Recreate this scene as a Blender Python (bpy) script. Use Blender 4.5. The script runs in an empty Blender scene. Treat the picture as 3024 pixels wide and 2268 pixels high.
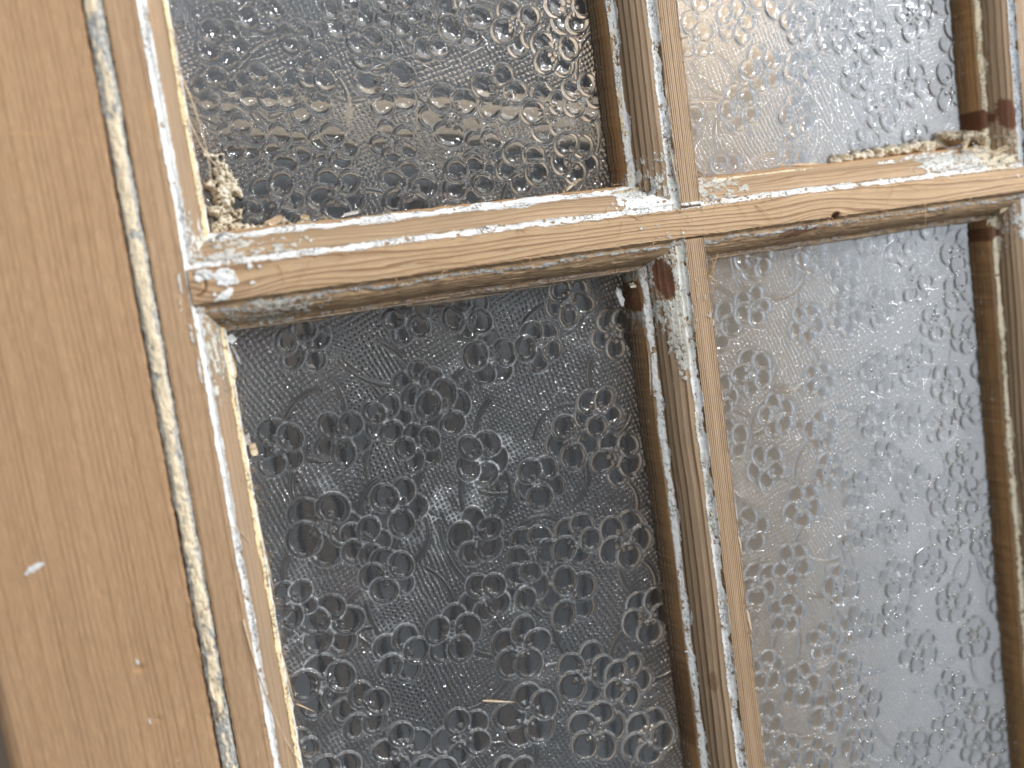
import bpy, math, random
import numpy as np
from mathutils import Matrix, Vector

SC = bpy.context.scene
COL = SC.collection
MM = 0.001                      # everything below is written in millimetres

# ------------------------------------------------------------------ camera
R = np.array([[0.9275, -0.13776, 0.34751], [-0.17067, -0.98313, 0.06579], [0.33258, -0.12033, -0.93537]])
CPOS = np.array([-154.824, -4.475, 258.213])
cam = bpy.data.cameras.new('camera'); camo = bpy.data.objects.new('camera', cam); COL.objects.link(camo)
m = np.eye(4); m[:3, 0] = R[0]; m[:3, 1] = -R[1]; m[:3, 2] = -R[2]; m[:3, 3] = CPOS * MM
camo.matrix_world = Matrix(m.tolist())
cam.sensor_width = 36; cam.lens = 34.9; cam.clip_start = 0.01; cam.clip_end = 20
cam.dof.use_dof = True; cam.dof.focus_distance = 0.292; cam.dof.aperture_fstop = 6.5
SC.camera = camo

# ------------------------------------------------------------------ light
W = bpy.data.worlds.new('World'); SC.world = W; W.use_nodes = True
W.node_tree.nodes['Background'].inputs[0].default_value = (0.86, 0.93, 1.0, 1)
W.node_tree.nodes['Background'].inputs[1].default_value = 0.24

def area(name, d, dist, size, power, col=(1, 1, 1), target=(-20, -30, 0), sy=None):
    l = bpy.data.lights.new(name, 'AREA'); l.energy = power; l.color = col
    l.size = size
    if sy: l.shape = 'RECTANGLE'; l.size_y = sy
    o = bpy.data.objects.new(name, l); COL.objects.link(o)
    t = Vector(target) * MM; d = Vector(d).normalized()
    o.location = t + d * dist
    o.rotation_euler = d.to_track_quat('Z', 'Y').to_euler()
    return o
area('key_lamp', (0.46, 0.62, 0.72), 0.55, 0.42, 1.45, (1.0, 0.97, 0.92), target=(-20, 70, 0))
for d_, p_ in (((.25, .44, .86), 2.0), ((.02, .36, .93), 1.4), ((.46, .36, .80), 2.0), ((.70, .26, .66), 1.7), ((.76, .06, .65), 1.2), ((-.20, .62, .76), 1.1), ((.60, .62, .50), 1.5), ((.15, .80, .58), 1.5), ((.86, .40, .32), 1.2)):
    area('sparkle_lamp', d_, 1.3, 0.036, p_ * 1.35, (0.96, 0.98, 1.0))  # small unseen lamps added to put glints on the glass
area('side_panel_light', (0.92, 0.02, 0.40), 1.0, 0.55, 1.7, (0.93, 0.96, 1.0))  # broad unseen panel placed at the right for the glass to reflect
area('backdrop_fill', (0.80, 0.10, 0.13), 1.50, 0.45, 19.0, (1.0, 0.98, 0.95), target=(60, -40, -95))  # unseen lamp added to light the boards behind the glass

SC.view_settings.view_transform = 'Standard'; SC.view_settings.look = 'None'
SC.view_settings.exposure = 0.0; SC.view_settings.gamma = 1.0
SC.render.engine = 'CYCLES'
SC.cycles.use_denoising = True
SC.cycles.max_bounces = 10; SC.cycles.transmission_bounces = 6; SC.cycles.diffuse_bounces = 3
SC.cycles.glossy_bounces = 3; SC.cycles.caustics_reflective = False; SC.cycles.caustics_refractive = False
SC.cycles.sample_clamp_indirect = 3.0

# ------------------------------------------------------------------ numpy noise
def smooth(t): return t * t * (3 - 2 * t)
def noise1(x, seed=0):
    rs = np.random.RandomState(seed); tab = rs.rand(4096) * 2 - 1
    i = np.floor(x).astype(int); f = smooth(x - i)
    return tab[i & 4095] * (1 - f) + tab[(i + 1) & 4095] * f
def fbm1(x, seed=0, oct=3):
    s = 0; a = 1; n = 0
    for k in range(oct): s = s + a * noise1(x * 2 ** k + 17 * k, seed + k); n += a; a *= .5
    return s / n
def noise2(x, y, seed=0):
    rs = np.random.RandomState(seed); tab = rs.rand(256, 256) * 2 - 1
    ix = np.floor(x).astype(int); iy = np.floor(y).astype(int)
    fx = smooth(x - ix); fy = smooth(y - iy)
    a = tab[ix & 255, iy & 255]; b = tab[(ix + 1) & 255, iy & 255]
    c = tab[ix & 255, (iy + 1) & 255]; d = tab[(ix + 1) & 255, (iy + 1) & 255]
    return (a * (1 - fx) + b * fx) * (1 - fy) + (c * (1 - fx) + d * fx) * fy
def fbm2(x, y, seed=0, oct=4):
    s = 0; a = 1; n = 0
    for k in range(oct): s = s + a * noise2(x * 2 ** k + 31 * k, y * 2 ** k + 57 * k, seed + k); n += a; a *= .55
    return s / n
def sstep(a, b, x):
    t = np.clip((x - a) / (b - a), 0, 1); return t * t * (3 - 2 * t)

# ------------------------------------------------------------------ mesh helpers
def mesh_from(name, V, F, mat=None, parent=None, uv=None, coat=None, floats=None, smooth_=True):
    """V (n,3) mm, F (k,4) or (k,3) int; uv (n,2) per vertex; coat (n,4) colour attribute"""
    me = bpy.data.meshes.new(name)
    V = np.asarray(V, float) * MM; F = np.asarray(F, np.int64)
    n, k = len(V), F.shape[1]
    me.vertices.add(n); me.vertices.foreach_set('co', V.astype(np.float32).ravel())
    me.loops.add(F.size); me.loops.foreach_set('vertex_index', F.astype(np.int32).ravel())
    me.polygons.add(len(F)); me.polygons.foreach_set('loop_start', (np.arange(len(F)) * k).astype(np.int32))
    try: me.polygons.foreach_set('loop_total', np.full(len(F), k, np.int32))
    except Exception: pass
    if smooth_: me.polygons.foreach_set('use_smooth', np.ones(len(F), bool))
    me.update(calc_edges=True)
    if uv is not None:
        u = me.uv_layers.new(name='UVMap')
        u.data.foreach_set('uv', np.asarray(uv, np.float32)[F.ravel()].ravel())
    if coat is not None:
        a = me.color_attributes.new('coat', 'FLOAT_COLOR', 'POINT')
        a.data.foreach_set('color', np.asarray(coat, np.float32).ravel())
    for kname, arr in (floats or {}).items():
        a = me.attributes.new(kname, 'FLOAT', 'POINT'); a.data.foreach_set('value', np.asarray(arr, np.float32).ravel())
    if mat: me.materials.append(mat)
    o = bpy.data.objects.new(name, me); COL.objects.link(o)
    if parent: o.parent = parent
    return o
def grid_faces(nu, nv, flip=False):
    i = np.arange(nu - 1)[:, None] * nv + np.arange(nv - 1)[None, :]
    q = np.stack([i, i + nv, i + nv + 1, i + 1], -1).reshape(-1, 4)
    return q[:, ::-1] if flip else q
def tag(o, label=None, cat=None, group=None, kind=None):
    if label: o['label'] = label
    if cat: o['category'] = cat
    if group: o['group'] = group
    if kind: o['kind'] = kind
    return o

# ------------------------------------------------------------------ materials
class NT:
    def __init__(s, name):
        s.m = bpy.data.materials.new(name); s.m.use_nodes = True; s.t = s.m.node_tree
        s.b = s.t.nodes['Principled BSDF']; s.out = s.t.nodes['Material Output']
    def n(s, typ, **kw):
        x = s.t.nodes.new(typ)
        for k, v in kw.items(): setattr(x, k, v)
        return x
    def l(s, a, b): s.t.links.new(a, b)
    def val(s, sock, v):
        if isinstance(v, (int, float, tuple)): sock.default_value = v
        else: s.l(v, sock)
    def math(s, op, a, b=0.0, c=0.0, clamp=False):
        x = s.n('ShaderNodeMath', operation=op, use_clamp=clamp)
        s.val(x.inputs[0], a); s.val(x.inputs[1], b); s.val(x.inputs[2], c); return x.outputs[0]
    def mix(s, f, a, b, mode='MIX'):
        x = s.n('ShaderNodeMix', data_type='RGBA', blend_type=mode); x.clamp_factor = True
        s.val(x.inputs[0], f)
        s.val(x.inputs[6], a if not isinstance(a, tuple) else (*a, 1)[:4]); s.val(x.inputs[7], b if not isinstance(b, tuple) else (*b, 1)[:4])
        return x.outputs[2]
    def vec(s, v, scale):
        x = s.n('ShaderNodeVectorMath', operation='MULTIPLY'); s.l(v, x.inputs[0]); x.inputs[1].default_value = scale; return x.outputs[0]
    def noise(s, v, scale=1.0, detail=3.0, rough=.55, dim='3D'):
        x = s.n('ShaderNodeTexNoise', noise_dimensions=dim); s.l(v, x.inputs['Vector'])
        x.inputs['Scale'].default_value = scale; x.inputs['Detail'].default_value = detail; x.inputs['Roughness'].default_value = rough
        return x.outputs['Fac']
    def rng(s, v, a, b, c=0.0, d=1.0, t='LINEAR'):
        x = s.n('ShaderNodeMapRange', interpolation_type=t); s.l(v, x.inputs[0])
        for i, q in enumerate((a, b, c, d)): x.inputs[i + 1].default_value = q
        return x.outputs[0]
    def ramp(s, f, stops):
        x = s.n('ShaderNodeValToRGB'); s.l(f, x.inputs[0]); e = x.color_ramp.elements
        while len(e) < len(stops): e.new(.5)
        for q, (p, c) in zip(e, stops): q.position = p; q.color = (*c, 1) if len(c) == 3 else c
        return x.outputs[0]
    def bump(s, h, dist, strength=1.0, prev=None):
        x = s.n('ShaderNodeBump'); s.l(h, x.inputs['Height']); x.inputs['Distance'].default_value = dist; x.inputs['Strength'].default_value = strength
        if prev: s.l(prev, x.inputs['Normal'])
        return x.outputs[0]
    def attr(s, name, out='Fac'):
        x = s.n('ShaderNodeAttribute', attribute_name=name); return x.outputs[out]

def wood_mat(name, light, mid, dark, spacing=1.0, contrast=1.0, warp=0.6, streak=1.0, dirt=0.3, fine=0.0):
    T = NT(name)
    uv = T.n('ShaderNodeUVMap', uv_map='UVMap').outputs[0]          # millimetres: u along the grain, v across
    sx = T.n('ShaderNodeSeparateXYZ'); T.l(uv, sx.inputs[0])
    slow = T.noise(T.vec(uv, (0.012, 0.10, 1)), 1, 2)
    slow2 = T.noise(T.vec(uv, (0.05, 0.35, 1)), 1, 2)
    w = T.math('MULTIPLY_ADD', slow, warp * (14 if not fine else 5), sx.outputs[1])
    w = T.math('MULTIPLY_ADD', slow2, warp * (1.6 if not fine else .35), w)
    ring = T.math('FRACT', T.math('DIVIDE', w, spacing))
    ringid = T.math('FLOOR', T.math('DIVIDE', w, spacing))
    wn = T.n('ShaderNodeTexWhiteNoise', noise_dimensions='1D'); T.l(ringid, wn.inputs['W'])
    prof = T.ramp(ring, [(0.0, (0, 0, 0)), (0.30, (.06, .06, .06)), (0.58, (.32, .32, .32)), (0.74, (1, 1, 1)), (0.93, (1, 1, 1)), (1.0, (0, 0, 0))])
    if fine: prof = T.ramp(ring, [(0.0, (.0, .0, .0)), (0.55, (.12, .12, .12)), (0.76, (.40, .40, .40)), (0.88, (1, 1, 1)), (0.95, (1, 1, 1)), (1.0, (0, 0, 0))])
    k = T.math('MULTIPLY', T.math('MULTIPLY', prof, T.rng(wn.outputs[0], 0, 1, (.0 if fine else .25), 1.0)), contrast)
    base = T.mix(k, light, dark)
    fib = T.noise(T.vec(uv, (0.22, 7.0, 1)), 1, 3, .6)
    fib2 = T.noise(T.vec(uv, (0.25, 11.0, 1)), 1, 3, .7)
    mot = T.noise(T.vec(uv, (0.035, 0.12, 1)), 1, 3)
    base = T.mix(T.rng(mot, .35, .65, 0, .35 if fine else .45), base, mid)
    hs = T.n('ShaderNodeHueSaturation'); T.l(base, hs.inputs['Color'])
    if fine:
        fs = T.noise(T.vec(uv, (.018, 2.1, 1)), 1, 4, .75); fs2 = T.noise(T.vec(uv, (.10, 3.4, 1)), 1, 3, .7)
        base = T.mix(T.rng(fs, .50, .66, 0, fine), base, dark); base = T.mix(T.rng(fs2, .54, .70, 0, fine * .7), base, (.74, .54, .38)); T.l(base, hs.inputs['Color'])
    v = T.math('ADD', T.rng(fib, .25, .75, 1 - .22 * streak, 1 + .20 * streak), T.rng(fib2, .25, .75, -.12 * streak, .12 * streak))
    T.l(v, hs.inputs['Value']); base = hs.outputs[0]
    base = T.mix(T.math('MULTIPLY', T.attr('wash'), T.rng(mot, .3, .7, .45, .95)), base, (.29, .215, .145))
    base = T.mix(T.math('MULTIPLY', k, .8), base, T.mix(.75, base, dark))
    # grime / scorch / fresh wood: own colour, plus shade painted under the rail
    g = T.attr('grime_shade')
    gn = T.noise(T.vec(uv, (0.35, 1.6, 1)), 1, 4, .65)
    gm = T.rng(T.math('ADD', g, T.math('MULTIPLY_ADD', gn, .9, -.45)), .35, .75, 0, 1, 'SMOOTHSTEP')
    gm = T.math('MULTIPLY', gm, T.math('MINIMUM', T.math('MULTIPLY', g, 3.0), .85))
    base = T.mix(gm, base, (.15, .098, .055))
    fr = T.attr('fresh')
    base = T.mix(T.math('MULTIPLY', fr, T.rng(fib, .3, .6, .4, 1.0)), base, (.62, .34, .14))
    kn = T.attr('knot')
    kr = T.noise(T.vec(uv, (1.1, 3.2, 1)), 1, 3)
    base = T.mix(T.math('MULTIPLY', kn, .92), base, T.mix(kr, (.040, .014, .009), (.20, .075, .035)))
    # thin whitish bloom left by the stripper
    bl = T.rng(T.noise(T.vec(uv, (0.10, 0.8, 1)), 1, 5, .7), .56, .74, 0, dirt, 'SMOOTHSTEP')
    bl = T.math('MULTIPLY', bl, T.rng(T.noise(T.vec(uv, (1.6, 6, 1)), 1, 2), .38, .58))
    base = T.mix(bl, base, (.60, .59, .56))
    # coat of old paint / putty
    ca = T.n('ShaderNodeAttribute', attribute_name='coat')
    cn = T.noise(T.vec(uv, (1.0, 2.4, 1)), 1, 4, .65)
    cm = T.math('ADD', ca.outputs['Alpha'], T.math('MULTIPLY_ADD', cn, 1.7, -.88))
    cm = T.rng(cm, .44, .56, 0, 1, 'SMOOTHSTEP')
    cm = T.math('MULTIPLY', cm, T.rng(ca.outputs['Alpha'], .04, .16))
    vo = T.n('ShaderNodeTexVoronoi', feature='DISTANCE_TO_EDGE'); vo.inputs['Scale'].default_value = 1
    wv = T.n('ShaderNodeVectorMath', operation='ADD'); T.l(T.vec(uv, (.8, 1.0, 1)), wv.inputs[0])
    nc = T.n('ShaderNodeTexNoise'); T.l(uv, nc.inputs['Vector']); nc.inputs['Scale'].default_value = 1.3
    T.l(T.vec(nc.outputs['Color'], (.9, .9, 0)), wv.inputs[1]); T.l(wv.outputs[0], vo.inputs['Vector'])
    crack = T.rng(vo.outputs['Distance'], .015, .075, 1, 0)
    crack = T.math('MULTIPLY', crack, T.rng(T.noise(T.vec(uv, (.12, .2, 1)), 1, 2), .47, .60))
    pc = T.mix(T.rng(T.noise(T.vec(uv, (.5, 1.5, 1)), 1, 5, .7), .52, .72, 0, .5), ca.outputs['Color'], (.34, .31, .25))
    pc = T.mix(T.math('MULTIPLY', crack, .85), pc, (.07, .058, .042))
    col = T.mix(cm, base, pc)
    T.l(col, T.b.inputs['Base Color'])
    T.b.inputs['Roughness'].default_value = .62; T.b.inputs['Specular IOR Level'].default_value = .25
    h = T.math('ADD', T.math('MULTIPLY', fib, .5), T.math('MULTIPLY', prof, .35 * contrast))
    h = T.math('ADD', h, T.math('MULTIPLY', cm, T.math('SUBTRACT', T.math('MULTIPLY_ADD', cn, .8, .9), crack)))
    T.l(T.bump(h, .00022, .75), T.b.inputs['Normal'])
    return T.m

STILE = wood_mat('stile_pine', (.50, .312, .175), (.395, .235, .125), (.21, .112, .055), spacing=1.30, contrast=.55, warp=.35, streak=1.5, dirt=.06, fine=.40)
STRIP = wood_mat('strip_pine', (.48, .315, .185), (.385, .24, .135), (.21, .118, .062), spacing=1.55, contrast=.60, warp=.35, streak=1.4, dirt=.10, fine=.35)
BARH = wood_mat('rail_pine', (.54, .375, .225), (.44, .285, .155), (.20, .10, .048), spacing=1.45, contrast=.72, warp=.65, dirt=.45)
BARV = wood_mat('bar_pine', (.50, .35, .22), (.39, .265, .16), (.12, .065, .032), spacing=1.85, contrast=1.3, warp=.16, dirt=.35)

def plain_mat(name, cols, scale=600, rough=.8, bump=.0002, spec=.2):
    T = NT(name); co = T.n('ShaderNodeTexCoord').outputs['Object']
    f = T.noise(co, scale, 5, .6); f2 = T.noise(co, scale * 4, 3, .6)
    c = T.ramp(T.math('MULTIPLY_ADD', T.math('SUBTRACT', f2, .5), .4, f), [(.32 + .36 * i / max(1, len(cols) - 1), q) for i, q in enumerate(cols)])
    T.l(c, T.b.inputs['Base Color']); T.b.inputs['Roughness'].default_value = rough; T.b.inputs['Specular IOR Level'].default_value = spec
    T.l(T.bump(T.math('ADD', f, T.math('MULTIPLY', f2, .4)), bump, .8), T.b.inputs['Normal'])
    return T.m
CREAM = plain_mat('cream_putty', [(.30, .24, .16), (.62, .50, .34), (.72, .61, .44)], 350)
CHALK = plain_mat('chalky_putty', [(.10, .075, .045), (.58, .50, .37), (.76, .68, .54), (.80, .77, .71)], 330, bump=.0005)
WHITE = plain_mat('white_flake', [(.50, .50, .50), (.76, .76, .75)], 500)
GREYF = plain_mat('grey_flake', [(.22, .23, .25), (.42, .42, .43)], 400)
FIBRE = plain_mat('wood_fibre', [(.42, .25, .11), (.66, .45, .25)], 300)
SLIV = plain_mat('split_wood', [(.48, .36, .24), (.68, .55, .41)], 300)
DUSTY = plain_mat('dirty_crumb', [(.08, .07, .06), (.30, .26, .20)], 500)

def seam_mat():
    T = NT('seam_filler'); uv = T.n('ShaderNodeUVMap', uv_map='UVMap').outputs[0]
    ca = T.n('ShaderNodeAttribute', attribute_name='coat')
    n = T.noise(T.vec(uv, (.8, 1.6, 1)), 1, 5, .65); n2 = T.noise(T.vec(uv, (.35, 1.2, 1)), 1, 5, .7)
    grey = T.mix(T.rng(n, .35, .65), (.20, .20, .205), (.66, .63, .56))
    grey = T.mix(T.rng(n2, .55, .66), grey, (.62, .62, .60))
    cream = T.mix(T.rng(n2, .35, .60), (.88, .74, .52), (.74, .61, .43))
    cm = T.rng(T.math('ADD', ca.outputs['Alpha'], T.math('MULTIPLY_ADD', n, 1.0, -.5)), .42, .58)
    c = T.mix(cm, grey, cream)
    dk = T.rng(T.math('ADD', T.attr('grime_shade'), T.math('MULTIPLY_ADD', n, .9, -.45)), .42, .62)
    c = T.mix(dk, c, (.035, .033, .035))
    T.l(c, T.b.inputs['Base Color']); T.b.inputs['Roughness'].default_value = .7
    T.l(T.bump(T.math('ADD', n, T.math('MULTIPLY', cm, .5)), .0005, .9), T.b.inputs['Normal'])
    return T.m
SEAM = seam_mat()

def glass_mat(name, film, filmcol=(.56, .58, .60), rough=.015, tint=(.93, .95, .96)):
    T = NT(name)
    co = T.n('ShaderNodeTexCoord').outputs['Object']
    b = T.b; b.inputs['Base Color'].default_value = (*tint, 1); b.inputs['IOR'].default_value = 1.5
    b.inputs['Transmission Weight'].default_value = 1.0; b.inputs['Roughness'].default_value = rough
    b.inputs['Coat Weight'].default_value = .6; b.inputs['Coat IOR'].default_value = 1.7; b.inputs['Coat Roughness'].default_value = .015
    nrm = T.bump(T.noise(co, 1500, 3, .6), .00012, .18); T.l(nrm, b.inputs['Normal'])
    d = T.n('ShaderNodeBsdfDiffuse'); d.inputs['Color'].default_value = (*filmcol, 1)
    dust_haze = T.attr('dust_haze')
    dn = T.rng(T.noise(co, 900, 4, .7), .40, .62)
    spk = T.rng(T.noise(co, 1600, 2, .5), .72, .75)
    f = T.math('ADD', T.math('MULTIPLY', dust_haze, T.math('MULTIPLY_ADD', dn, .5, .5)), film * 1.0, clamp=True)
    f = T.math('MAXIMUM', f, T.math('MULTIPLY', spk, .6))
    mx = T.n('ShaderNodeMixShader'); T.l(f, mx.inputs[0]); T.l(b.outputs[0], mx.inputs[1]); T.l(d.outputs[0], mx.inputs[2])
    T.l(mx.outputs[0], T.out.inputs['Surface'])
    return T.m
GL_L = glass_mat('figured_glass', .010)
GL_R = glass_mat('figured_glass_hazy', .04, (.66, .64, .61), rough=.03)

# ------------------------------------------------------------------ the glazed door
door = bpy.data.objects.new('glazed_pine_door', None); COL.objects.link(door)
tag(door, 'stripped pine door with white paint residue along its glazing bars and four figured glass panes', 'door', kind='thing')

WHT = (.80, .80, .79); CRM = (.76, .62, .40); GRY = (.50, .50, .47); OLD = (.62, .60, .50)
# cross-section of one moulded side: lateral distance s (of 12.6), depth z
PROF = np.array([(0, 0), (.15, -.5), (.5, -1.15), (1.5, -1.65), (2.1, -1.7), (2.6, -1.35), (4.2, -1.75), (6.0, -2.7), (7.6, -4.1), (8.8, -5.7),
                 (9.3, -6.9), (9.5, -7.7), (10.4, -8.1), (11.6, -8.6), (12.0, -9.4), (12.25, -11.5), (12.45, -14.5), (12.6, -18.6)], float)
GZ = -18.0

def side_profile(width, step):
    P = PROF.copy(); P[:, 0] *= width / 12.6
    seg = np.hypot(*np.diff(P, axis=0).T); L = np.r_[0, np.cumsum(seg)]
    n = int(L[-1] / step); t = np.linspace(0, L[-1], n)
    orig = np.interp(t, L, PROF[:, 0])           # un-scaled s, tells what part of the moulding this is
    return np.c_[np.interp(t, L, P[:, 0]), np.interp(t, L, P[:, 1])], t, orig

def bar(name, axis, u0, u1, e0, e1, w0, w1, mat, coatf, seed, parent=door, step=.3, zoff=0., warp_uv=None, disp=None, flat_scale=1.0):
    """A moulded bar along 'x' or 'y'. e0/e1: functions of u giving the flat's two edges (e0<e1);
    w0/w1: lateral widths of the moulding on either side (None: plain end there)."""
    nu = int((u1 - u0) / step) + 1; u = np.linspace(u0, u1, nu)
    cols = []  # (kind, s, z, arc, orig)
    fw = e1((u0 + u1) / 2) - e0((u0 + u1) / 2)
    nf = max(4, int(fw / step))
    side = []
    if w0:
        P, t, og = side_profile(w0, step)
        for (s, z), a, o_ in list(zip(P, t, og))[::-1]: side.append((0, s, z, -a, o_, 0))
    else:
        side.append((0, 0, -20, -20, 20, 0)); side.append((0, 0, -.3, -.3, 0, 0))
    for f in np.linspace(0, 1, nf)[(1 if w0 else 0):-1 if w1 else None]: side.append((2, f, 0, f * fw, -1, 0))
    if w1:
        P, t, og = side_profile(w1, step)
        for (s, z), a, o_ in zip(P, t, og): side.append((1, s, z, fw + a, o_, 1))
    else:
        side.append((1, 0, -.3, fw + .3, 0, 1)); side.append((1, 0, -20, fw + 20, 20, 1))
    S = np.array(side, float); nv = len(S)
    K = S[:, 0][None, :]; s = S[:, 1][None, :]; z = np.repeat(S[:, 2][None, :], nu, 0); arc = np.repeat(S[:, 3][None, :], nu, 0)
    og = np.repeat(S[:, 4][None, :], nu, 0); sd = np.repeat(S[:, 5][None, :], nu, 0)
    U = np.repeat(u[:, None], nv, 1)
    a, b = e0(u)[:, None], e1(u)[:, None]
    lat = np.where(K == 0, a - s, np.where(K == 1, b + s, a + s * (b - a)))
    isf = (K == 2) * np.ones_like(U)
    # wandering edges, small dents
    j = .25 * fbm1(u * .05, seed); j2 = .25 * fbm1(u * .05, seed + 3)
    k_ = .14 * fbm1(u * .9, seed + 9, 3); k2_ = .14 * fbm1(u * .9, seed + 5, 3)
    nearedge = (sstep(.8, .1, og) + sstep(11.6, 12.4, og)) * (isf < .5)
    lat = lat + np.where(sd < .5, j[:, None], j2[:, None]) * (isf < .5) + np.where(sd < .5, k_[:, None], k2_[:, None]) * nearedge
    lat = lat + isf * ((S[:, 1][None, :] > .9) * k2_[:, None] + (S[:, 1][None, :] < .1) * k_[:, None]) * .9
    glip = sstep(11.8, 12.6, og) * (isf < .5)
    lat = lat + np.where(sd < .5, -1, 1) * glip * (.35 * fbm1(u * .5, seed + 13)[:, None] + .25 * np.abs(fbm1(u * 2.1, seed + 15)[:, None]))
    z = z + .12 * fbm2(U * .05, arc * .5, seed + 1) + .05 * fbm2(U * .12, arc * 2.2, seed + 2) * (isf < .5)
    # edge rounding of the flat
    edge = np.minimum(np.abs(lat - a), np.abs(lat - b))
    z = z - isf * .35 * np.exp(-(edge / .35) ** 2) * (1 + .8 * fbm1(u * .9, seed + 7)[:, None])
    # coat
    X, Y = (U, lat) if axis == 'x' else (lat, U)
    cc, ca, fl = coatf(U, arc, og, sd, isf > .5, X, Y, fw)
    part = sstep(.02, .25, ca)
    ca = np.clip(ca + part * (.50 * fbm2(U * .75, arc * 1.1, seed + 41, 4) - .75 * sstep(.38, .55, fbm2(U * .5, arc * .9, seed + 43, 4))), 0, 1)
    z = z + .34 * sstep(.35, .65, ca) * (.7 + .8 * fbm2(U * .8, arc * 1.5, seed + 4))
    if disp is not None: z = z + disp(U, lat, arc, og, isf)
    z = z + zoff
    P = np.stack([X, Y, z], -1).reshape(-1, 3)
    vv = np.where(isf > .5, arc * flat_scale, arc)
    if warp_uv is not None: vv = vv + warp_uv(U, arc)
    uvv = np.stack([U + seed * 37.3, vv + seed * 5.1], -1).reshape(-1, 2)
    coat = np.concatenate([cc, ca[..., None]], -1).reshape(-1, 4)
    return mesh_from(name, P, grid_faces(nu, nv, flip=(axis == 'y')), mat, parent, uvv, coat, {k: v for k, v in fl.items()})

def base_arrays(U): return np.ones(U.shape + (3,)) * np.array(OLD), np.zeros_like(U), {k: np.zeros_like(U) for k in ('grime_shade', 'fresh', 'knot', 'wash')}
def put(cc, ca, m, col):
    sel = m > ca
    for i in range(3): cc[..., i] = np.where(sel, col[i], cc[..., i])
    return cc, np.maximum(ca, m)
def band(x, c, w, soft=.25):
    return 1 - sstep(w - soft, w + soft, np.abs(x - c))
def ell(X, Y, cx, cy, rx, ry, ang=0, seed=0, rough=.25):
    c, s = math.cos(ang), math.sin(ang); dx, dy = X - cx, Y - cy
    p, q = (dx * c + dy * s) / rx, (-dx * s + dy * c) / ry
    return 1 - sstep(.85, 1.1, np.sqrt(p * p + q * q) + rough * fbm2(X * .9, Y * .9, seed, 3))

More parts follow.
